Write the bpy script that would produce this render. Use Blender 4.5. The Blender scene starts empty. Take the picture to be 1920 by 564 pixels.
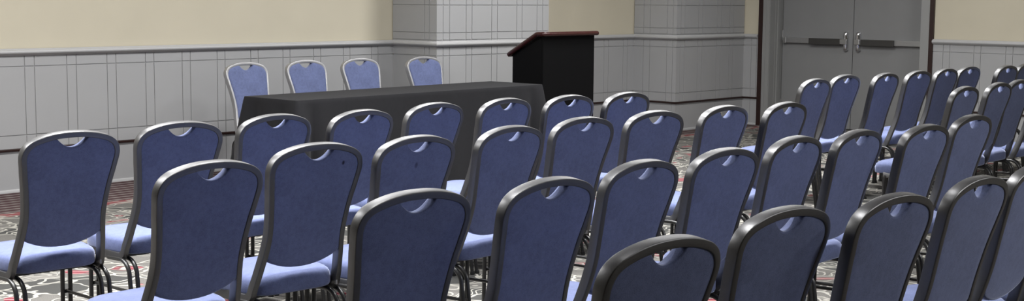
import bpy, bmesh, math, random
from mathutils import Vector, Matrix

random.seed(7)
scene = bpy.context.scene
COL = scene.collection

# ------------------------------------------------------------------ materials
def new_mat(name):
    m = bpy.data.materials.new(name); m.use_nodes = True
    nt = m.node_tree; nt.nodes.clear()
    out = nt.nodes.new('ShaderNodeOutputMaterial')
    b = nt.nodes.new('ShaderNodeBsdfPrincipled')
    nt.links.new(b.outputs[0], out.inputs[0])
    return m, nt, b

def node(nt, kind, **kw):
    n = nt.nodes.new(kind)
    for k, v in kw.items():
        setattr(n, k, v)
    return n

def lk(nt, a, b): nt.links.new(a, b)

def val(nt, op, a, b=None, clamp=False):
    n = node(nt, 'ShaderNodeMath', operation=op); n.use_clamp = clamp
    for i, v in enumerate((a, b)):
        if v is None: continue
        if isinstance(v, (int, float)): n.inputs[i].default_value = v
        else: lk(nt, v, n.inputs[i])
    return n.outputs[0]

def mix(nt, fac, a, b, blend='MIX'):
    n = node(nt, 'ShaderNodeMix', data_type='RGBA', blend_type=blend)
    if isinstance(fac, (int, float)): n.inputs[0].default_value = fac
    else: lk(nt, fac, n.inputs[0])
    for i, v in ((6, a), (7, b)):
        if isinstance(v, tuple): n.inputs[i].default_value = (*v, 1) if len(v) == 3 else v
        else: lk(nt, v, n.inputs[i])
    return n.outputs[2]

def coords(nt, kind='Object'):
    return node(nt, 'ShaderNodeTexCoord').outputs[kind]

def noise(nt, co, scale, detail=3, rough=.5, dist=0):
    n = node(nt, 'ShaderNodeTexNoise')
    n.inputs['Scale'].default_value = scale; n.inputs['Detail'].default_value = detail
    n.inputs['Roughness'].default_value = rough; n.inputs['Distortion'].default_value = dist
    lk(nt, co, n.inputs['Vector'])
    return n

def ramp(nt, fac, lo, hi):
    n = node(nt, 'ShaderNodeMapRange'); n.clamp = True
    lk(nt, fac, n.inputs[0]); n.inputs[1].default_value = lo; n.inputs[2].default_value = hi
    return n.outputs[0]

def bump(nt, b, h, strength, dist=.002):
    n = node(nt, 'ShaderNodeBump'); n.inputs['Strength'].default_value = strength
    n.inputs['Distance'].default_value = dist
    lk(nt, h, n.inputs['Height']); lk(nt, n.outputs[0], b.inputs['Normal'])

def simple(name, col, rough=.5, metal=0, var=.06, vscale=6, bscale=None, bstr=.1, spec=.5, sheen=0):
    m, nt, b = new_mat(name)
    co = coords(nt)
    n = noise(nt, co, vscale, 4)
    lo = tuple(c*(1-var) for c in col); hi = tuple(min(1, c*(1+var)) for c in col)
    lk(nt, mix(nt, n.outputs[0], lo, hi), b.inputs['Base Color'])
    b.inputs['Roughness'].default_value = rough; b.inputs['Metallic'].default_value = metal
    b.inputs['Specular IOR Level'].default_value = spec
    if sheen:
        b.inputs['Sheen Weight'].default_value = sheen; b.inputs['Sheen Roughness'].default_value = .4
    if bscale:
        bump(nt, b, noise(nt, co, bscale, 2).outputs[0], bstr)
    return m

def fabric(name, col, spot=None):
    m, nt, b = new_mat(name)
    co = coords(nt)
    n1 = noise(nt, co, 52, 5, .7)
    n2 = noise(nt, co, 7, 3)
    n3 = noise(nt, co, 420, 1)
    f = val(nt, 'ADD', val(nt, 'MULTIPLY', n1.outputs[0], .6), val(nt, 'MULTIPLY', n2.outputs[0], .4))
    c = mix(nt, ramp(nt, f, .34, .66), tuple(x*.74 for x in col), tuple(x*1.28 for x in col))
    c = mix(nt, ramp(nt, n3.outputs[0], .35, .65), c, mix(nt, .5, c, (col[0]*1.5, col[1]*1.42, col[2]*1.3)))
    if spot:
        (sx, sz, r, k) = spot
        sep = node(nt, 'ShaderNodeSeparateXYZ'); lk(nt, co, sep.inputs[0])
        dx = val(nt, 'SUBTRACT', sep.outputs[0], sx); dz = val(nt, 'MULTIPLY', val(nt, 'SUBTRACT', sep.outputs[2], sz), .7)
        d = val(nt, 'SQRT', val(nt, 'ADD', val(nt, 'MULTIPLY', dx, dx), val(nt, 'MULTIPLY', dz, dz)))
        msk = val(nt, 'MULTIPLY', val(nt, 'SUBTRACT', 1.0, ramp(nt, d, r*.6, r*1.3)), k)
        c = mix(nt, msk, c, (.012, .014, .03))
    lk(nt, c, b.inputs['Base Color'])
    b.inputs['Roughness'].default_value = .92
    b.inputs['Specular IOR Level'].default_value = .25
    b.inputs['Sheen Weight'].default_value = .8
    b.inputs['Sheen Roughness'].default_value = .32
    b.inputs['Sheen Tint'].default_value = (.72, .78, 1, 1)
    bump(nt, b, n3.outputs[0], .25, .0015)
    return m

BLUE = (.111, .136, .258)
M = {}
M['fabric'] = fabric('blue_upholstery', BLUE)
M['fabric_spot'] = fabric('blue_upholstery_ink_spot', BLUE, (.118, .868, .006, .95))
M['fabric_mark'] = fabric('blue_upholstery_faint_mark', BLUE, (.0, .832, .008, .55))
M['frame'] = simple('gunmetal_tube', (.135, .135, .137), .42, .92, .08, 60, 300, .05)
M['leg'] = simple('dark_leg_tube', (.06, .06, .06), .34, .7, .08, 60)
M['glide'] = simple('black_plastic', (.02, .02, .02), .5)
M['silver'] = simple('silver_tube', (.42, .42, .43), .42, .75, .06, 60)  # chair frame metal again, lightened so the colour carries light on the rims
M['zinc'] = simple('zinc_bracket', (.65, .65, .66), .3, 1, .05, 50)
M['beige'] = simple('beige_wallcovering', (.56, .515, .40), .85, 0, .05, 3, 250, .15)
M['panel'] = simple('grey_painted_panel', (.365, .367, .37), .6, 0, .03, 4, 180, .06)
M['rail'] = simple('grey_painted_rail', (.44, .44, .44), .42, 0, .02, 5)
M['mahogany'] = simple('dark_mahogany_strip', (.022, .008, .006), .4, 0, .25, 14)
M['redwood'] = simple('polished_mahogany_edge', (.035, .008, .007), .25, 0, .3, 18)
M['door'] = simple('grey_painted_door', (.232, .234, .234), .5, 0, .04, 5, 200, .05)
M['doorframe'] = simple('grey_painted_jamb', (.28, .282, .275), .45, 0, .03, 5)
M['chrome'] = simple('chrome', (.75, .75, .77), .12, 1, .02, 8)
M['alu'] = simple('brushed_aluminium', (.5, .5, .5), .38, 1, .05, 40)
M['pushpad'] = simple('dark_push_pad', (.055, .053, .05), .45, .3, .1, 30)
M['cloth'] = simple('charcoal_tablecloth', (.021, .021, .0235), .9, 0, .12, 30, 500, .2, .15, .06)
M['laminate'] = simple('black_laminate', (.0042, .0042, .0046), .6, 0, .35, 90, 300, .08, .08)
M['tabletop'] = simple('table_laminate', (.35, .30, .24), .5)
M['ceiling'] = simple('white_ceiling', (.7, .69, .66), .9)
M['plate'] = simple('ivory_plastic', (.6, .58, .5), .4)
M['paper'] = simple('white_paper', (.75, .75, .75), .7)

def carpet_mat():
    m, nt, b = new_mat('patterned_carpet')
    co = coords(nt, 'Object')
    warp = noise(nt, co, 3.2, 2, .5)
    va = node(nt, 'ShaderNodeVectorMath', operation='SCALE'); va.inputs['Scale'].default_value = .42
    sb = node(nt, 'ShaderNodeVectorMath', operation='SUBTRACT'); lk(nt, warp.outputs['Color'], sb.inputs[0]); sb.inputs[1].default_value = (.5, .5, .5)
    lk(nt, sb.outputs[0], va.inputs[0])
    ad = node(nt, 'ShaderNodeVectorMath', operation='ADD'); lk(nt, co, ad.inputs[0]); lk(nt, va.outputs[0], ad.inputs[1])
    wco = ad.outputs[0]
    # cells -> curling cream outlines
    v = node(nt, 'ShaderNodeTexVoronoi', feature='DISTANCE_TO_EDGE'); v.inputs['Scale'].default_value = 4.6
    lk(nt, wco, v.inputs['Vector'])
    edge = val(nt, 'SUBTRACT', 1.0, ramp(nt, v.outputs['Distance'], .022, .04))
    dark_edge = val(nt, 'SUBTRACT', 1.0, ramp(nt, v.outputs['Distance'], .05, .075))
    vc = node(nt, 'ShaderNodeTexVoronoi', feature='F1'); vc.inputs['Scale'].default_value = 4.6
    lk(nt, wco, vc.inputs['Vector'])
    sep = node(nt, 'ShaderNodeSeparateColor'); lk(nt, vc.outputs['Color'], sep.inputs[0])
    # concentric scrolls inside cells
    ring = val(nt, 'SINE', val(nt, 'MULTIPLY', vc.outputs['Distance'], 34.0))
    ringm = ramp(nt, ring, .55, .75)
    w = node(nt, 'ShaderNodeTexWave', wave_type='BANDS', bands_direction='DIAGONAL'); w.inputs['Scale'].default_value = 9
    w.inputs['Distortion'].default_value = 1.2; lk(nt, co, w.inputs['Vector'])
    hatch = ramp(nt, w.outputs['Fac'], .5, .62)
    base = mix(nt, ramp(nt, noise(nt, co, 260, 2).outputs[0], .3, .7), (.075, .073, .068), (.165, .157, .146))
    red = mix(nt, hatch, (.14, .018, .03), (.30, .15, .15))
    isred = val(nt, 'GREATER_THAN', sep.outputs[0], .62)
    ischar = val(nt, 'LESS_THAN', sep.outputs[0], .34)
    iscream = val(nt, 'GREATER_THAN', sep.outputs[1], .62)
    c = mix(nt, ischar, base, (.05, .05, .048))
    c = mix(nt, val(nt, 'MULTIPLY', isred, ramp(nt, vc.outputs['Distance'], .34, .30)), c, red)
    c = mix(nt, val(nt, 'MULTIPLY', ringm, iscream), c, (.30, .29, .26))
    c = mix(nt, val(nt, 'MULTIPLY', dark_edge, .55), c, (.06, .059, .055))
    c = mix(nt, edge, c, (.33, .32, .285))
    # ribbed border next to the front wall
    geo = node(nt, 'ShaderNodeNewGeometry')
    sp = node(nt, 'ShaderNodeSeparateXYZ'); lk(nt, geo.outputs['Position'], sp.inputs[0])
    Y = sp.outputs[1]; X = sp.outputs[0]
    rib = val(nt, 'SINE', val(nt, 'MULTIPLY', Y, 2*math.pi/.105))
    dash = val(nt, 'SINE', val(nt, 'ADD', val(nt, 'MULTIPLY', X, 2*math.pi/.085), val(nt, 'MULTIPLY', Y, 30.0)))
    ribc = mix(nt, ramp(nt, rib, -.25, .35), (.062, .030, .033), (.18, .155, .148))
    ribc = mix(nt, val(nt, 'MULTIPLY', ramp(nt, dash, .1, .6), .55), ribc, (.07, .045, .045))
    inb = val(nt, 'GREATER_THAN', Y, 8.80)
    line = val(nt, 'MULTIPLY', val(nt, 'GREATER_THAN', Y, 8.66), val(nt, 'LESS_THAN', Y, 8.80))
    c = mix(nt, inb, c, ribc)
    c = mix(nt, line, c, mix(nt, ramp(nt, noise(nt, co, 9, 2).outputs[0], .45, .55), (.30, .28, .25), (.20, .06, .065)))
    lk(nt, c, b.inputs['Base Color'])
    b.inputs['Roughness'].default_value = .95; b.inputs['Specular IOR Level'].default_value = .15
    bump(nt, b, noise(nt, co, 330, 2).outputs[0], .5, .004)
    return m
M['carpet'] = carpet_mat()

# ------------------------------------------------------------------ mesh helpers
class MB:
    def __init__(self): self.v = []; self.f = []
    def add(self, vs, fs):
        o = len(self.v); self.v += [tuple(p) for p in vs]; self.f += [tuple(i+o for i in q) for q in fs]
    def box(self, a, b):
        (x0, y0, z0), (x1, y1, z1) = [[fn(p, q) for p, q in zip(a, b)] for fn in (min, max)]
        self.add([(x0,y0,z0),(x1,y0,z0),(x1,y1,z0),(x0,y1,z0),(x0,y0,z1),(x1,y0,z1),(x1,y1,z1),(x0,y1,z1)],
                 [(0,3,2,1),(4,5,6,7),(0,1,5,4),(1,2,6,5),(2,3,7,6),(3,0,4,7)])
    def prism(self, pts, off):
        # closed polygon pts (3d, planar) extruded by off
        n = len(pts); off = Vector(off)
        vs = [Vector(p) for p in pts] + [Vector(p)+off for p in pts]
        self.add(vs, [tuple(range(n-1, -1, -1)), tuple(range(n, 2*n))] + [(i, (i+1) % n, n+(i+1) % n, n+i) for i in range(n)])
    def sweep(self, path, sec, d0, closed=False):
        # section sec = list of (a, d): a along N (=T x D), d along D; D carried by parallel transport
        P = [Vector(p) for p in path]; n = len(P); rings = []
        D = Vector(d0).normalized()
        for i in range(n):
            T = (P[min(i+1, n-1)] - P[max(i-1, 0)]).normalized()
            D = (D - T*D.dot(T)).normalized(); N = T.cross(D)
            rings.append([P[i] + N*a + D*d for a, d in sec])
        m = len(sec); vs = [p for r in rings for p in r]
        fs = [(i*m+j, i*m+(j+1) % m, (i+1)*m+(j+1) % m, (i+1)*m+j) for i in range(n-1) for j in range(m)]
        fs += [tuple(range(m-1, -1, -1)), tuple((n-1)*m+j for j in range(m))]
        self.add(vs, fs)
    def tube(self, path, r, seg=10):
        T = (Vector(path[1])-Vector(path[0])).normalized()
        d0 = Vector((0, 1, 0)) if abs(T.y) < .8 else Vector((1, 0, 0))
        self.sweep(path, [(r*math.cos(2*math.pi*k/seg), r*math.sin(2*math.pi*k/seg)) for k in range(seg)], d0)
    def lathe(self, c, prof, seg=20, axis='Z'):
        rings = []
        for r, z in prof:
            ring = []
            for k in range(seg):
                a = 2*math.pi*k/seg
                p = (r*math.cos(a), r*math.sin(a), z)
                if axis == 'Y': p = (p[0], p[2], p[1])
                if axis == 'X': p = (p[2], p[0], p[1])
                ring.append((c[0]+p[0], c[1]+p[1], c[2]+p[2]))
            rings.append(ring)
        vs = [p for r in rings for p in r]; n = len(rings)
        fs = [(i*seg+j, i*seg+(j+1) % seg, (i+1)*seg+(j+1) % seg, (i+1)*seg+j) for i in range(n-1) for j in range(seg)]
        fs += [tuple(range(seg-1, -1, -1)), tuple((n-1)*seg+j for j in range(seg))]
        self.add(vs, fs)
    def rings(self, rings, cap=True):
        m = len(rings[0]); n = len(rings)
        vs = [p for r in rings for p in r]
        fs = [(i*m+j, i*m+(j+1) % m, (i+1)*m+(j+1) % m, (i+1)*m+j) for i in range(n-1) for j in range(m)]
        if cap:
            for r, rev in ((0, True), (n-1, False)):
                c = sum((Vector(p) for p in rings[r]), Vector())/m
                vs.append(c); ci = len(vs)-1
                for j in range(m):
                    q = (r*m+j, r*m+(j+1) % m, ci)
                    fs.append(q[::-1] if rev else q)
        self.add(vs, fs)
    def mesh(self, name, mat, smooth=True, angle=40, bevel=0):
        me = bpy.data.meshes.new(name); me.from_pydata([tuple(p) for p in self.v], [], self.f)
        bm = bmesh.new(); bm.from_mesh(me)
        if bevel:
            bmesh.ops.bevel(bm, geom=[e for e in bm.edges], offset=bevel, segments=2, profile=.6, affect='EDGES')
        bmesh.ops.recalc_face_normals(bm, faces=bm.faces)
        for e in bm.edges:
            e.smooth = len(e.link_faces) == 2 and e.calc_face_angle(0) < math.radians(angle)
        for f in bm.faces: f.smooth = smooth
        bm.to_mesh(me); bm.free()
        me.materials.append(M[mat])
        return me
    def build(self, name, mat, parent=None, **kw):
        o = bpy.data.objects.new(name, self.mesh(name, mat, **kw)); COL.objects.link(o)
        if parent: o.parent = parent
        return o

def thing(name, label, cat, loc=(0, 0, 0), rz=0, group=None):
    o = bpy.data.objects.new(name, None); COL.objects.link(o)
    o.empty_display_size = .1
    o.location = loc; o.rotation_euler = (0, 0, rz)
    o['label'] = label; o['category'] = cat
    if group: o['group'] = group
    return o

def tag(o, label, cat, group=None):
    o['label'] = label; o['category'] = cat
    if group: o['group'] = group
    return o

def struct(o, label=None, cat=None):
    o['kind'] = 'structure'
    if label: o['label'] = label
    if cat: o['category'] = cat
    return o

def interp(tab, x):
    if x <= tab[0][0]: return tab[0][1]
    for (a, b), (c, d) in zip(tab, tab[1:]):
        if x <= c: return b + (d-b)*(x-a)/(c-a)
    return tab[-1][1]

# ------------------------------------------------------------------ room numbers (metres)
YW = 9.714          # front wall
YP = 9.105          # front faces of the two pillars
XR = 14.069         # right wall with the double door
P1 = (8.91, 10.484) # first pillar
P2X = 12.678        # corner pillar
H = 3.3             # ceiling
XL, YB = -7.0, -9.0 # left and rear walls, out of view
RAIL0, RAIL1 = 1.029, 1.082

# floor & ceiling
mb = MB(); mb.box((XL-.3, YB-.3, -.12), (XR+.9, YW+.3, 0)); struct(mb.build('floor', 'carpet', smooth=False), 'patterned grey and red carpet', 'floor')
mb = MB(); mb.box((XL-.3, YB-.3, H), (XR+.9, YW+.3, H+.1)); struct(mb.build('ceiling', 'ceiling', smooth=False))

# walls (plain upper part reaches down behind the panelling)
D = .012
def wall(name, boxes, mat='beige'):
    mb = MB()
    for a, b in boxes: mb.box(a, b)
    return struct(mb.build(name, mat, smooth=False))
wall('wall_front', [((XL-.3, YW, 0), (XR+.3, YW+.2, H))])
wall('wall_left', [((XL-.2, YB-.2, 0), (XL, YW, H))])
wall('wall_rear', [((XL, YB-.2, 0), (XR+.3, YB, H))])
DO0, DO1 = 6.848, 8.742   # door opening along Y at the wall face
DH = 2.14
wall('wall_right', [((XR, YB, 0), (XR+.45, DO0-.03, H)), ((XR, DO1+.03, 0), (XR+.45, YW, H)), ((XR, DO0-.03, DH+.03), (XR+.45, DO1+.03, H))])
wall('wall_pillar', [((P1[0]+.014, YP+.014, 0), (P1[1]-.014, YW, H))], 'panel')
wall('wall_corner', [((P2X+.014, YP+.014, 0), (XR-.001, YW, H))], 'panel')

# grooved panelling: raised fields in front of the wall, the gaps are the grooves
GW = .0068
def fields(mb, axis, s0, s1, cuts, z0, z1, zcuts, plane, normal, depth=.014):
    """axis 'X'/'Y' is the run of the wall; plane = coordinate of the finished face; normal = +-1 pointing to the room"""
    ss = sorted([s0] + [c for c in cuts if s0+.015 < c < s1-.015] + [s1]); zz = sorted([z0] + [c for c in zcuts if z0 < c < z1] + [z1])
    for a, b in zip(ss, ss[1:]):
        for c, d in zip(zz, zz[1:]):
            a2 = a + (GW/2 if a != s0 else 0); b2 = b - (GW/2 if b != s1 else 0)
            c2 = c + (GW/2 if c != z0 else 0); d2 = d - (GW/2 if d != z1 else 0)
            p, q = plane, plane - normal*depth
            if axis == 'X': mb.box((a2, p, c2), (b2, q, d2))
            else: mb.box((p, a2, c2), (q, b2, d2))
    # recessed backing, seen at the bottom of the grooves
    p, q = plane - normal*(depth-.0075), plane - normal*(depth+.001)
    if axis == 'X': mb.box((s0+.004, p, z0), (s1-.004, q, z1-.002))
    else: mb.box((p, s0+.004, z0), (q, s1-.004, z1-.002))

def pairs(start, period, gap, lo, hi):
    out = []; k = math.floor((lo-start)/period)
    while start + k*period < hi:
        for c in (start+k*period, start+k*period+gap):
            if lo < c < hi: out.append(c)
        k += 1
    return out
ZC = [.295, .327, .43, .948]
def low_cuts(lo, hi): return [5.025+.697*k for k in range(-18, 12) if lo < 5.025+.697*k < hi]

def panel(name, axis, s0, s1, cuts, plane, normal, z0=0.0, z1=RAIL0+.02, zc=ZC, lower=True):
    mb = MB()
    if lower:
        lc = [c for i, c in enumerate(cuts) if i % 4 == 0]
        fields(mb, axis, s0, s1, lc, z0, .305, [.295], plane, normal)
        fields(mb, axis, s0, s1, cuts, .305, z1, zc[2:], plane, normal)
    else:
        fields(mb, axis, s0, s1, cuts, z0, z1, zc, plane, normal)
    return struct(mb.build(name, 'panel', smooth=False))
n_trim = [0]
def tname():
    n_trim[0] += 1; return 'trim_%d' % n_trim[0]
FC = pairs(5.155, .3485, .080, XL, 12.7)
panel(tname(), 'X', XL, P1[0], FC, YW-.013, -1)
panel(tname(), 'X', P1[1], P2X, FC, YW-.013, -1)
P1C = [8.993, 9.077, 9.297, 9.376, 9.648, 9.727, 10.006, 10.084, 10.306, 10.39]
UZ = [1.161, 1.417, 1.50, 1.756, 1.84, 2.1, 2.18, 2.44, 2.52, 2.78, 2.86]
panel(tname(), 'X', P1[0], P1[1], P1C, YP, -1)
panel(tname(), 'X', P1[0], P1[1], P1C, YP, -1, RAIL1-.01, H, [1.093]+UZ, False)
P1S = [9.203, 9.268]
panel(tname(), 'Y', YP+.0141, YW-.013, P1S, P1[0], -1)
panel(tname(), 'Y', YP+.0141, YW-.013, P1S, P1[0], -1, RAIL1-.01, H, [1.093]+UZ, False)
panel(tname(), 'Y', YP+.0141, YW-.013, P1S, P1[1], 1)
panel(tname(), 'Y', YP+.0141, YW-.013, P1S, P1[1], 1, RAIL1-.01, H, [1.093]+UZ, False)
P2C = [12.76, 12.835, 13.10, 13.182, 13.48, 13.563, 13.745, 13.821]
panel(tname(), 'X', P2X, XR-.013, P2C, YP, -1)
panel(tname(), 'X', P2X, XR-.013, P2C, YP, -1, RAIL1-.01, H, [1.093]+UZ, False)
P2S = [9.155, 9.236, 9.476, 9.567]
panel(tname(), 'Y', YP+.0141, YW-.013, P2S, P2X, -1)
panel(tname(), 'Y', YP+.0141, YW-.013, P2S, P2X, -1, RAIL1-.01, H, [1.093]+UZ, False)
RC = pairs(6.507, .345, .075, YB, 9.2)
panel(tname(), 'Y', 8.905, YP, RC, XR-.013, -1)
panel(tname(), 'Y', YB, 6.700, RC, XR-.013, -1)

# mouldings swept along the wall in plan with mitred corners (room lies to the right of the run)
def moulding(name, run, prof, mat):
    P = [Vector((x, y)) for x, y in run]; n = len(P); rings = []
    for i in range(n):
        ds = []
        if i > 0: ds.append((P[i]-P[i-1]).normalized())
        if i < n-1: ds.append((P[i+1]-P[i]).normalized())
        ns = [Vector((d.y, -d.x)) for d in ds]
        m = sum(ns, Vector((0, 0))).normalized(); m = m/max(.2, m.dot(ns[0]))
        rings.append([(P[i].x+m.x*d, P[i].y+m.y*d, z) for d, z in prof])
    mb = MB(); mb.rings(rings)
    return struct(mb.build(name, mat, smooth=True, angle=50))
YF = YW-.013; XF = XR-.013
RUN1 = [(XL, YF), (P1[0], YF), (P1[0], YP), (P1[1], YP), (P1[1], YF), (P2X, YF), (P2X, YP), (XF, YP), (XF, 8.905)]
RUN2 = [(XF, 6.700), (XF, YB)]
z0, z1 = RAIL0, RAIL1
rail_prof = [(-.004, z0), (.012, z0), (.016, z0+.006), (.030, z0+.012), (.037, z0+.020), (.039, z0+.028), (.036, z0+.037), (.028, z0+.043), (.020, z0+.045), (.019, z0+.051), (.016, z1), (-.004, z1)]
strip_prof = [(-.004, .312), (.012, .312), (.014, .316), (.014, .328), (.012, .332), (-.004, .332)]
base_prof = [(-.004, 0), (.012, 0), (.012, .012), (.007, .022), (-.004, .024)]
for run in (RUN1, RUN2):
    moulding(tname(), run, rail_prof, 'rail')
    moulding(tname(), run, strip_prof, 'mahogany')
moulding('baseboard_front', RUN1, base_prof, 'rail')
moulding('baseboard_right', RUN2, base_prof, 'rail')

# door surround: jambs, reveal, stops, dark timber strips
XD = XR + .25     # plane of the door leaves
mb = MB()
for s, e in ((DO0, -1), (DO1, 1)):
    mb.box((XR-.022, s, 0), (XR+.10, s+e*.100, DH+.10))       # flat casing
    if e > 0:
        mb.box((XR-.030, s+.058, 0), (XR-.022, s+.074, DH+.10))
        mb.box((XR-.030, s+.006, 0), (XR-.022, s+.024, DH+.10))
mb.box((XR-.022, DO0, DH), (XR+.10, DO1, DH+.10))
# lining of the reveal
mb.box((XR+.09, DO1-.004, 0), (XD+.06, DO1+.02, DH)); mb.box((XR+.09, DO0-.02, 0), (XD+.06, DO0+.004, DH)); mb.box((XR+.09, DO0, DH-.004), (XD+.06, DO1, DH+.02))
mb.box((XR+.13, DO1-.016, 0), (XR+.18, DO1, DH)); mb.box((XR+.13, DO0, 0), (XR+.18, DO0+.016, DH))
struct(mb.build(tname(), 'doorframe', smooth=False))
mb = MB(); mb.box((XR-.026, DO0-.150, 0), (XR+.01, DO0-.1005, DH+.15)); mb.box((XR-.026, DO1+.1005, 0), (XR+.01, DO1+.158, DH+.15)); mb.box((XR-.026, DO0-.1, DH+.1005), (XR+.01, DO1+.1, DH+.15))
struct(mb.build(tname(), 'mahogany', smooth=False))
DM = 7.802
def door_leaf(n, y0, y1, hinge):
    mb = MB(); mb.box((XD, y0, .008), (XD+.045, y1, DH-.006))
    d = struct(mb.build('door_%d' % n, 'door', smooth=False, bevel=.002), 'grey double door leaf, ' + ('left' if n == 1 else 'right') + ' of the two', 'door')
    s = 1 if hinge > 0 else -1          # hinge side in +Y or -Y
    meet = y0 if s > 0 else y1          # meeting stile
    hin = y1 if s > 0 else y0
    # exit device
    r = MB(); r.box((XD-.052, meet+s*.09, .985), (XD-.001, hin-s*.035, 1.045))
    rail = r.build('exit_bar', 'alu', d, smooth=False, bevel=.004)
    r = MB(); r.box((XD-.074, meet+s*.125, .976), (XD-.030, meet+s*.535, 1.048)); r.build('push_pad', 'pushpad', rail, smooth=False, bevel=.006)
    r = MB(); r.box((XD-.060, hin-s*.075, .980), (XD-.0005, hin-s*.032, 1.050)); r.build('end_cap', 'alu', rail, smooth=False, bevel=.006)
    # upright chrome latch case
    c = meet + s*.075
    r = MB(); zc = 1.021; hh = .112
    prof = [(.002, -hh), (.018, -hh+.004), (.027, -hh+.016), (.030, -hh+.04), (.030, hh-.04), (.027, hh-.016), (.018, hh-.004), (.002, hh)]
    r.lathe((XD-.026, c, zc), prof, 20); r.box((XD-.028, c-.026, zc-hh+.01), (XD-.0005, c+.026, zc+hh-.01))
    case = r.build('latch_case', 'chrome', d, angle=40)
    r = MB(); r.box((XD-.072, c-.034, .985), (XD-.04, c+.06*s if s > 0 else c+.034, 1.045) if s > 0 else (XD-.04, c+.034, 1.045)); r.build('latch_collar', 'alu', case, smooth=False, bevel=.006)
    # hinges
    for z in (.25, 1.07, 1.9):
        r = MB(); r.lathe((XD-.006, hin-s*.002, z), [(.001, -.06), (.007, -.06), (.007, .06), (.001, .06)], 10); r.build('hinge', 'alu', d)
door_leaf(1, DM+.0035, DO1-.012, 1)
door_leaf(2, DO0+.006, DM-.0035, -1)

# wall outlet low on the corner pillar
mb = MB(); mb.box((13.552, YP-.006, .105), (13.622, YP, .22))
o = mb.build('wall_outlet', 'plate', smooth=False, bevel=.002); tag(o, 'small pale electrical outlet low on the grey corner pillar', 'outlet')
for z in (.142, .183):
    s = MB(); s.lathe((13.587, YP-.0075, z), [(.001, 0), (.016, 0), (.016, .002), (.001, .002)], 16, 'Y'); s.build('socket', 'glide', o)

# ------------------------------------------------------------------ banquet chair
YT = [(.32, .185), (.36, .170), (.40, .150), (.44, .136), (.48, .123), (.53, .107), (.58, .094), (.63, .080), (.68, .068), (.73, .0545), (.78, .040), (.83, .0245), (.88, .012), (.95, -.003)]
def ysm(z):
    return sum(interp(YT, z+d) for d in (-.03, -.015, 0, .015, .03))/5
OUT = [(0, .951), (.05, .9495), (.10, .943), (.144, .932), (.172, .9205), (.194, .9035), (.2068, .882), (.2118, .859), (.2105, .835), (.2065, .81), (.202, .78),
       (.1955, .745), (.190, .71), (.1855, .675), (.182, .64), (.1805, .605), (.182, .57), (.1865, .53), (.193, .485), (.1985, .445), (.2045, .405)]
def spline(P, sub=4):
    P = [Vector(p) for p in P]; Q = [Vector((-P[1].x, P[1].y))] + P + [P[-1]*2-P[-2]]; out = []
    for i in range(1, len(Q)-2):
        p0, p1, p2, p3 = Q[i-1:i+3]
        for k in range(sub):
            t = k/sub
            out.append(.5*((2*p1)+(p2-p0)*t+(2*p0-5*p1+4*p2-p3)*t*t+(3*p1-p0-3*p2+p3)*t**3))
    out.append(P[-1]); return out
OUTS = spline(OUT)
def inset(dist):      # outer hoop contour moved inwards, right half, top centre to seat level
    r = []
    for i, p in enumerate(OUTS):
        T = (OUTS[min(i+1, len(OUTS)-1)] - OUTS[max(i-1, 0)]).normalized() if i else Vector((1, 0))
        r.append((p.x + T.y*dist, p.y - T.x*dist))
    return r
TH, TD = .0118, .019
def tube_side():  # right half from top centre to the front end of the side rail
    pts = [(x, ysm(z), z) for x, z in inset(TH)]
    pts[0] = (0.0, pts[0][1], pts[0][2])
    x0 = pts[-1][0]; y0 = pts[-1][1]; z0 = pts[-1][2]
    for a in range(1, 7):   # bend forward into the side rail
        th = math.radians(a*13)
        R = .045
        pts.append((x0+.004*a/6, y0+.004+R*(1-math.cos(th)), z0-.005-R*math.sin(th)))
    pts += [(x0+.004, y0+.10, .354), (x0+.004, .30, .354), (x0+.004, .45, .357)]
    return pts
SEC = []
for cx_, cy_, a0 in ((1, 1, 0), (-1, 1, 90), (-1, -1, 180), (1, -1, 270)):
    r_ = .0042
    for k in range(4):
        a = math.radians(a0 + 30*k)
        SEC.append((cx_*(TH-r_)+r_*math.cos(a), cy_*(TD-r_)+r_*math.sin(a)))

def back_frame_mesh(mat='frame'):
    r = tube_side(); full = [(-x, y, z) for x, y, z in r[::-1]] + r[1:]
    # parallel transport outward from the top keeps both halves alike
    mb = MB(); mid = len(r)-1
    mb2 = MB()
    mb.sweep(full[mid:], SEC, (0, 1, .15)); mb.sweep(full[:mid+1][::-1], SEC, (0, 1, .15))
    return mb.mesh('back_frame', mat, angle=20)

def pad_outline():
    pts = []
    ins = inset(.0168)
    right = [(x, z) for x, z in ins if x > .072 and z > .527][::2]
    xb = right[-1][0]
    right.append((xb, .517))
    bot = []
    for k in range(1, 16):
        u = 1-2*k/16
        x = xb*u
        bot.append((x, .4655+.046*abs(u)**2.2))
    left = [(-x, z) for x, z in right[::-1]]
    zt = right[0][1]; xs = right[0][0]
    sc = []
    for k in range(1, 14):
        u = -1+2*k/14
        sc.append((xs*u, zt-(zt-.8875)*(1-u*u)))
    return right + bot + left + sc

def backrest_mesh(mat='fabric'):
    o = pad_outline(); c = Vector((0, .70))
    # even up the outline
    def ring(sc, off):
        r = []
        for x, z in o:
            p = c + (Vector((x, z))-c)*sc
            r.append((p.x, ysm(p.y)+off, p.y))
        return r
    R = [ring(.50, -.0170), ring(.80, -.0170), ring(.95, -.0168), ring(.978, -.0158), ring(.992, -.0125), ring(1, -.003), ring(1, .010), ring(.99, .018), ring(.96, .025), ring(.88, .030), ring(.70, .033), ring(.4, .034)]
    mb = MB(); mb.rings(R)
    me = mb.mesh('backrest', mat, angle=180)
    return me

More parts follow.
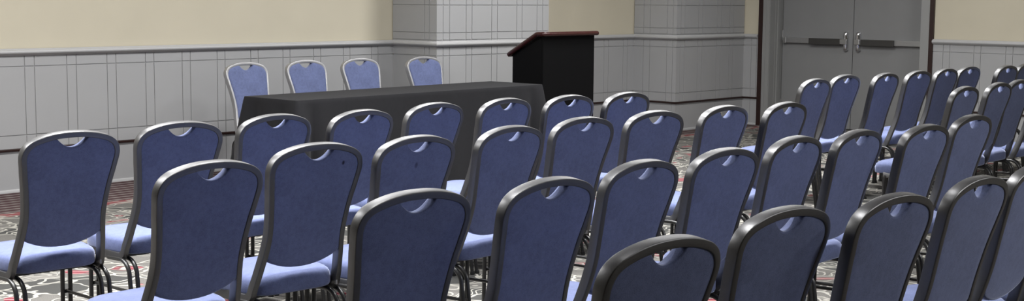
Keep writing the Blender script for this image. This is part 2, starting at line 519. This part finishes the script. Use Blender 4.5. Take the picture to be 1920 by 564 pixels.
def seat_outline(n=56):
    pts = []
    # rear edge narrow between the tubes, widening, round front
    hw_r, hw_f, y0, y1 = .183, .212, .125, .555
    for k in range(n):
        a = 2*math.pi*k/n; c, s = math.cos(a), math.sin(a)
        e = 5.0 if s > 0 else 5.5
        e = 3.6 if s > 0 else 5.5
        x = math.copysign(abs(c)**(2/e), c); v = math.copysign(abs(s)**(2/e), s)
        y = (y0+y1)/2 + v*(y1-y0)/2
        w = hw_r + (hw_f-hw_r)*min(1, max(0, (y-y0)/(.20)))
        pts.append((x*w, y))
    return pts
def seat_mesh():
    o = seat_outline(); c = Vector((0, .34))
    def ring(d, z, k=1.0):
        r = []
        for x, y in o:
            p = Vector((x, y)); v = p-c
            L = v.length; p = c + v*max(.02, (L-d)/L)*k
            dip = .010*max(0, (p.y-.42)/.13)**2
            r.append((p.x, p.y, z-dip))
        return r
    R = [ring(.030, .3665, .6), ring(.012, .3665), ring(.004, .370), ring(0, .378), ring(0, .405), ring(.002, .418), ring(.008, .429), ring(.020, .438), ring(.040, .4445), ring(.075, .4495), ring(.08, .4535, .62), ring(.08, .455, .3)]
    mb = MB(); mb.rings(R)
    return mb.mesh('seat', 'fabric', angle=180)

def seat_frame_mesh():
    mb = MB()
    mb.box((-.205, .215, .345), (.205, .24, .364)); mb.box((-.205, .42, .345), (.205, .443, .364))
    mb.box((-.17, .19, .357), (.17, .47, .3664))
    return mb.mesh('seat_frame', 'leg', smooth=False)

def leg_mesh(sx, front):
    mb = MB()
    for x in (.204, .168):
        if front:
            pts = [(sx*x, .43, .352), (sx*x, .440, .335), (sx*x, .443, .30), (sx*x, .448, .012)]
        else:
            pts = [(sx*x, .28, .342), (sx*x, .21, .346)]
            for a in range(0, 9):
                th = math.radians(a*9)
                pts.append((sx*x, .175-.075*math.sin(th), .347-.075*(1-math.cos(th))))
            lx = pts[-1]
            pts += [(sx*x, .090, .19), (sx*x, .060, .012)]
        mb.tube(pts, .0098, 10)
    return mb.mesh('leg', 'leg', angle=60)
def glide_mesh(sx, front):
    mb = MB(); y = .448 if front else .059
    for x in (.204, .168):
        mb.lathe((sx*x, y, 0), [(.002, 0), (.014, 0), (.0145, .006), (.012, .02), (.002, .02)], 12)
    return mb.mesh('glide', 'glide')
def stretcher_mesh(sx):
    mb = MB(); mb.tube([(sx*.186, .446, .20), (sx*.186, .25, .203), (sx*.186, .094, .206)], .0075, 8)
    mb.box((sx*.166, .440, .192), (sx*.206, .451, .208)); mb.box((sx*.166, .088, .198), (sx*.206, .099, .214))
    return mb.mesh('stretcher', 'leg', angle=60)
def bracket_mesh(sx):
    mb = MB(); mb.box((sx*.184, .136, .366), (sx*.190, .160, .384)); mb.lathe((sx*.1925, .148, .375), [(.001, -.003), (.006, -.003), (.006, .003), (.001, .003)], 10, 'X')
    return mb.mesh('link_bracket', 'zinc', smooth=False)

MESH = dict(seat=seat_mesh(), backrest=backrest_mesh(), back_frame=back_frame_mesh(), seat_frame=seat_frame_mesh())
LEGS = [(leg_mesh(sx, fr), glide_mesh(sx, fr)) for sx in (-1, 1) for fr in (True, False)]
STR = [stretcher_mesh(sx) for sx in (-1, 1)]
BRK = [bracket_mesh(sx) for sx in (-1, 1)]

def make_chair(label, group, loc, rz):
    t = thing('banquet_chair', label, 'chair', loc, rz, group)
    def ob(name, me, parent):
        o = bpy.data.objects.new(name, me); COL.objects.link(o); o.parent = parent; return o
    for k in ('seat', 'backrest', 'back_frame', 'seat_frame'): ob(k, MESH[k], t)
    for lm, gm in LEGS:
        l = ob('leg', lm, t); ob('glide', gm, l)
    for s in STR: ob('stretcher', s, t)
    ob('link_bracket', BRK[1], t)
    return t
PROTO = []
def place(label, group, x, y, rz):
    if not PROTO:
        PROTO.append(make_chair(label, group, (x, y, 0), rz)); return PROTO[0]
    src = PROTO[0]
    r = src.copy(); COL.objects.link(r); r.location = (x, y, 0); r.rotation_euler = (0, 0, rz)
    r['label'] = label; r['group'] = group
    for ch in list(src.children):
        c = ch.copy(); COL.objects.link(c); c.parent = r
        for g in ch.children:
            d = g.copy(); COL.objects.link(d); d.parent = c
    return r

ROW1 = [(2.853, 5.005, -.04), (3.406, 5.064, -.043), (3.938, 5.085, .025), (4.4, 5.006, .061), (4.979, 5.093, .032), (5.482, 5.059, .041), (5.939, 4.99, .006), (6.375, 4.915, .014)]
ROW2 = [(2.666, 3.789, .014), (3.278, 3.984, -.057), (3.739, 3.928, 0), (4.32, 3.953, .032), (4.888, 4.02, -.03), (5.432, 4.013, -.07), (5.969, 3.966, -.002), (6.42, 3.875, .022)]
ROW3 = [(2.676, 2.816, -.056), (3.156, 2.722, .001), (3.73, 2.805, .025), (4.255, 2.818, -.02), (4.84, 2.872, .03), (5.285, 2.832, .03), (5.735, 2.745, -.02), (6.401, 2.829, -.004)]
ROW4 = [(2.553, 1.851, -.044), (3.158, 1.897, -.052), (3.603, 1.808, -.055), (4.155, 1.806, -.011), (4.625, 1.81, 0), (5.11, 1.82, 0)]
AIS1 = [(8.475, 4.888, .039), (9.12, 5.013, .002), (9.583, 4.93, .035), (10.115, 4.926, -.002), (10.638, 4.942, .019), (11.19, 5.03, .001), (11.47, 4.74, 0), (11.96, 4.82, 0)]
AIS1[5] = (11.13, 4.97, 0); AIS1[6] = (11.575, 4.83, 0); AIS1[7] = (12.04, 4.85, 0)
AIS2 = [(8.491, 3.81, .036), (9.085, 3.84, .03), (9.53, 3.88, .02), (9.99, 3.86, 0)]
ORD = ['first', 'second', 'third', 'fourth', 'fifth', 'sixth', 'seventh', 'eighth']
def lab(i, n, rowtxt):
    if i == 0: return 'blue banquet chair at the left end of ' + rowtxt
    return 'blue banquet chair, %s from left in %s' % (ORD[i], rowtxt)
for i, (x, y, r) in enumerate(ROW1): place(lab(i, 8, 'the row nearest the table'), 'chairs in the row nearest the table', x, y, r)
for i, (x, y, r) in enumerate(ROW2):
    o = place(lab(i, 8, 'the second row from the table'), 'chairs in the second row', x, y, r)
    if i == 1:
        o['label'] = 'blue banquet chair with a dark ink spot on its back, second row'
        [c for c in o.children if c.name.startswith('backrest')][0].data = backrest_mesh('fabric_spot')
    if i == 2:
        o['label'] = 'blue banquet chair with a faint mark mid back, second row'
        [c for c in o.children if c.name.startswith('backrest')][0].data = backrest_mesh('fabric_mark')
for i, (x, y, r) in enumerate(ROW3): place(lab(i, 8, 'the third row from the table'), 'chairs in the third row', x, y, r)
N4 = ['blue banquet chair cropped to its hoop, lowest and nearest in the picture', 'blue banquet chair, second from left in the row nearest the camera', 'blue banquet chair, third from left in the row nearest the camera',
      'blue banquet chair, fourth from left in the row nearest the camera', 'blue banquet chair cut by the right picture edge, row nearest the camera', 'sliver of a blue banquet chair at the bottom right picture corner']
for i, (x, y, r) in enumerate(ROW4): place(N4[i], 'chairs in the row nearest the camera', x, y, r)
for i, (x, y, r) in enumerate(AIS1): place(lab(i, 8, 'the far row by the doors'), 'chairs in the far row across the aisle', x, y, r)
N2 = ['blue banquet chair at the aisle end of the second row across the aisle', 'blue banquet chair, second from the aisle in its second row',
      'blue banquet chair showing its seat at the right edge beyond the aisle', 'blue banquet chair mostly beyond the right picture edge, across the aisle']
for i, (x, y, r) in enumerate(AIS2): place(N2[i], 'chairs in the second row across the aisle', x, y, r)
FRAME_LIT = back_frame_mesh('silver')  # same frame, with the light on its front put into the colour
# four chairs behind the table, facing the audience; the hoop top is 9.1 m out
NT = ['blue chair with bright metal rim, leftmost of four behind the dark table', 'blue chair with bright metal rim, second from left behind the dark table',
      'blue chair with bright metal rim, third from left behind the dark table', 'blue chair with bright metal rim, standing alone nearest the lectern behind the table']
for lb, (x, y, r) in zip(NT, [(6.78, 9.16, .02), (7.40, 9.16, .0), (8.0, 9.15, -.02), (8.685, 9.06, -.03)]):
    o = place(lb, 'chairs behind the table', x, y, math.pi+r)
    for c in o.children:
        if c.name.startswith('back_frame'): c.data = FRAME_LIT

# ------------------------------------------------------------------ table and cloth
TX0, TX1, TY0, TY1, TZ = 6.20, 8.965, 7.815, 8.42, .742
TROT = .0275
t = thing('folding_table', 'long folding table hidden under the charcoal cloth', 'table', ((TX0+TX1)/2, (TY0+TY1)/2, 0), TROT)
cx, cy = t.location.x, t.location.y
mb = MB(); mb.box((TX0-cx+.012, TY0-cy+.012, TZ-.03), (TX1-cx-.012, TY1-cy-.012, TZ-.005)); mb.build('tabletop', 'tabletop', t, smooth=False, bevel=.004)
for sx in (-1, 1):
    for sy in (-1, 1):
        mb = MB(); x = sx*((TX1-TX0)/2-.28); y = sy*((TY1-TY0)/2-.10)
        mb.tube([(x, y, TZ-.03), (x, y, .0)], .014, 10); mb.build('leg', 'leg', t)

def tablecloth():
    per = []   # points round the table edge with outward normals and distance to the nearest corner
    Rc = .014
    def side(a, b, nx, ny, n):
        for k in range(n):
            u = k/(n-1); per.append((a[0]+(b[0]-a[0])*u, a[1]+(b[1]-a[1])*u, nx, ny, min(u, 1-u)*math.hypot(b[0]-a[0], b[1]-a[1])))
    def corner(c, a0, n=7):
        for k in range(1, n):
            a = math.radians(a0 + 90*k/n); per.append((c[0]+Rc*math.cos(a), c[1]+Rc*math.sin(a), math.cos(a), math.sin(a), 0.0))
    side((TX0+Rc, TY0), (TX1-Rc, TY0), 0, -1, 110); corner((TX1-Rc, TY0+Rc), -90)
    side((TX1, TY0+Rc), (TX1, TY1-Rc), 1, 0, 36); corner((TX1-Rc, TY1-Rc), 0)
    side((TX1-Rc, TY1), (TX0+Rc, TY1), 0, 1, 80); corner((TX0+Rc, TY1-Rc), 90)
    side((TX0, TY1-Rc), (TX0, TY0+Rc), -1, 0, 36); corner((TX0+Rc, TY0+Rc), 180)
    rings = []
    n = len(per)
    levels = [0, .012, .03, .07, .13, .20, .28, .37, .46, .55, .64, .725]
    for lv in levels:
        r = []
        tt = lv/.725
        for i, (x, y, nx, ny, dc) in enumerate(per):
            s = i*.024
            fold = .010*math.sin(s*9.0+1.3*math.sin(s*2.1)) + .006*math.sin(s*21.0+.7)
            ear = math.exp(-(dc/.075)**2)
            # a soft pleat just inside each corner, where the cloth gathers
            pleat = -.07*math.exp(-((dc-.13)/.045)**2) + .02*math.exp(-((dc-.24)/.05)**2)
            off = .004 + tt*(.028 + .125*ear + pleat + fold*.9) if lv > .012 else .004*lv/.012
            r.append((x+nx*off, y+ny*off, TZ - (lv if lv > .012 else lv*.55) + (.0035 if lv == 0 else 0)))
        rings.append(r)
    mb = MB()
    c = Vector(((TX0+TX1)/2, (TY0+TY1)/2, 0))
    # top: inward rings keep the edge crisp
    tops = []
    for k in (.0, .5, .9, .985):
        tops.append([(c.x+(x-c.x)*k if k else c.x+(x-c.x)*.02, c.y+(y-c.y)*(k if k else .02), TZ+.0035) for x, y, *_ in per])
    mb.rings(tops + rings, cap=False)
    m = len(per); mb.add(tops[0], [tuple(range(m))])
    mb.v = [(x-c.x, y-c.y, z) for x, y, z in mb.v]
    o = mb.build('tablecloth', 'cloth', angle=55); o.location = (c.x, c.y, 0); o.rotation_euler = (0, 0, TROT)
    sm = o.modifiers.new('thickness', 'SOLIDIFY'); sm.thickness = .0025; sm.offset = -1
    return tag(o, 'charcoal grey cloth hanging to the floor over the long table', 'tablecloth')
tablecloth()

# ------------------------------------------------------------------ lectern
LX0, LX1, LY0, LY1 = 9.245, 9.965, 8.09, 8.46
lz0, lz1 = 1.150, .985     # body height at the front and at the speaker's side
L = thing('lectern', 'black lectern with slanted top and red wood edge beside the table', 'lectern', ((LX0+LX1)/2, (LY0+LY1)/2, 0))
ox, oy = L.location.x, L.location.y
x0, x1, y0, y1 = LX0-ox, LX1-ox, LY0-oy, LY1-oy
for s, a in ((-1, x0), (1, x1-.022)):
    mb = MB(); mb.prism([(a, y0+.02, .06), (a, y1, .06), (a, y1, lz1), (a, y0+.02, lz1+(lz0-lz1)*(y1-y0-.02)/(y1-y0))], (.022, 0, 0)); mb.build('side_panel', 'laminate', L, smooth=False, bevel=.002)
mb = MB(); mb.box((x0, y0, .06), (x1, y0+.019, lz0)); mb.build('front_panel', 'laminate', L, smooth=False, bevel=.003)
mb = MB(); mb.box((x0-.012, y0-.012, 0), (x1+.012, y1+.01, .06)); mb.build('base', 'laminate', L, smooth=False, bevel=.004)
mb = MB(); mb.box((x0+.023, y0+.025, .55), (x1-.023, y1-.01, .57)); mb.build('shelf', 'laminate', L, smooth=False)
# top: flat strip over the front, then slope down to the speaker; bullnose wood edge all round
prof = [(y0-.035, 1.185), (y0+.055, 1.185), (y1+.06, .990)]
th = .034
mb = MB()
poly = [(y0-.012, lz0+.002), (y0+.05, lz0+.002), (y1+.015, .968), (y1+.015, .968+th), (y0+.052, lz0+.002+th), (y0-.012, lz0+.002+th)]
mb.prism([(x0-.012, y, z) for y, z in poly], (x1-x0+.024, 0, 0)); top = mb.build('top', 'laminate', L, smooth=False, bevel=.003)
mb = MB(); zc = lz0+.019; rr = .0205
path = [(x0-.018, y1+.03, .976), (x0-.024, y1+.01, .986), (x0-.024, y0+.055, zc), (x0-.024, y0+.005, zc+.001), (x0-.018, y0-.016, zc+.001), (x0-.002, y0-.026, zc+.001)]
path += [(-x, y, z) for x, y, z in path[::-1]]
dense = []
for a, b in zip(path, path[1:]):
    for k in range(4):
        dense.append(tuple(p+(q-p)*k/4 for p, q in zip(a, b)))
dense.append(path[-1])
mb.tube(dense, rr, 14); mb.build('wood_edge', 'redwood', top, angle=60)
mb = MB(); mb.tube([(x0-.018, y1+.03, .976), (-(x0-.018), y1+.03, .976)], rr, 14); mb.build('wood_edge', 'redwood', top, angle=60)

# ------------------------------------------------------------------ light
def area(name, loc, size, power, col=(1, .97, .92), tgt=None, sy=None):
    l = bpy.data.lights.new(name, 'AREA'); l.energy = power; l.color = col
    l.shape = 'RECTANGLE'; l.size = size; l.size_y = sy or size
    o = bpy.data.objects.new(name, l); COL.objects.link(o); o.location = loc
    if tgt: o.rotation_euler = (Vector(tgt)-Vector(loc)).to_track_quat('-Z', 'Y').to_euler()
    o['kind'] = 'helper'
    return o
for x, y, p in [(1.2, 7.0, 84), (4.0, 7.0, 76), (6.9, 7.0, 64), (9.7, 7.2, 70), (10.6, 6.2, 47), (12.6, 5.4, 18), (1.4, 5.5, 60), (4.4, 5.5, 55), (8.4, 5.4, 40), (5.8, -1.2, 105), (8.4, -.8, 95)]:
    area('ceiling_light', (x, y, H-.03), .6, p, (1, .995, .99))  # front ones stand for unseen ceiling lamps; pillar and rear ones are added fill
for x, y, p, a in [(1.8, 5.9, 42, 95), (4.0, 5.9, 38, 95), (6.2, 5.7, 36, 95), (9.2, 5.5, 36, 95), (11.4, 5.4, 22, 95), (2.6, 4.8, 13, 60), (4.2, 4.8, 13, 60), (5.9, 4.8, 14, 60), (8.9, 4.6, 16, 60),
                   (2.9, 3.6, 9, 50), (4.3, 3.6, 11, 50), (5.9, 3.6, 13, 50), (3.2, 2.55, 9, 50), (4.6, 2.55, 11, 50)]:
    o = area('ceiling_downlight', (x, y, H-.03), .25, p, (1, .995, .99)); o.data.spread = math.radians(a)  # unseen narrow fill, added over the rows to brighten the seats
w = bpy.data.worlds.new('World'); scene.world = w; w.use_nodes = True
w.node_tree.nodes['Background'].inputs[0].default_value = (.5, .52, .55, 1); w.node_tree.nodes['Background'].inputs[1].default_value = .05

# ------------------------------------------------------------------ camera
cam = bpy.data.cameras.new('Camera'); co = bpy.data.objects.new('Camera', cam); COL.objects.link(co)
cam.sensor_fit = 'HORIZONTAL'; cam.sensor_width = 36; cam.lens = 2575.43/1920*36; cam.clip_start = .05
R = ((0.6756567303645611, -0.7371676636926642, 0.008474568954814245), (0.07639418188559495, 0.08144390192517684, 0.9937458527275638), (0.7332475105222667, 0.6707836659051123, -0.11134144106321344))
rot = Matrix((R[0], R[1], tuple(-c for c in R[2]))).transposed()
co.matrix_world = Matrix.Translation((0, 0, 1.50133)) @ rot.to_4x4()
scene.camera = co
vs = scene.view_settings
scene.display_settings.display_device = 'sRGB'
vs.view_transform = 'Standard'; vs.look = 'None'; vs.gamma = 1; vs.exposure = .1; vs.use_curve_mapping = False
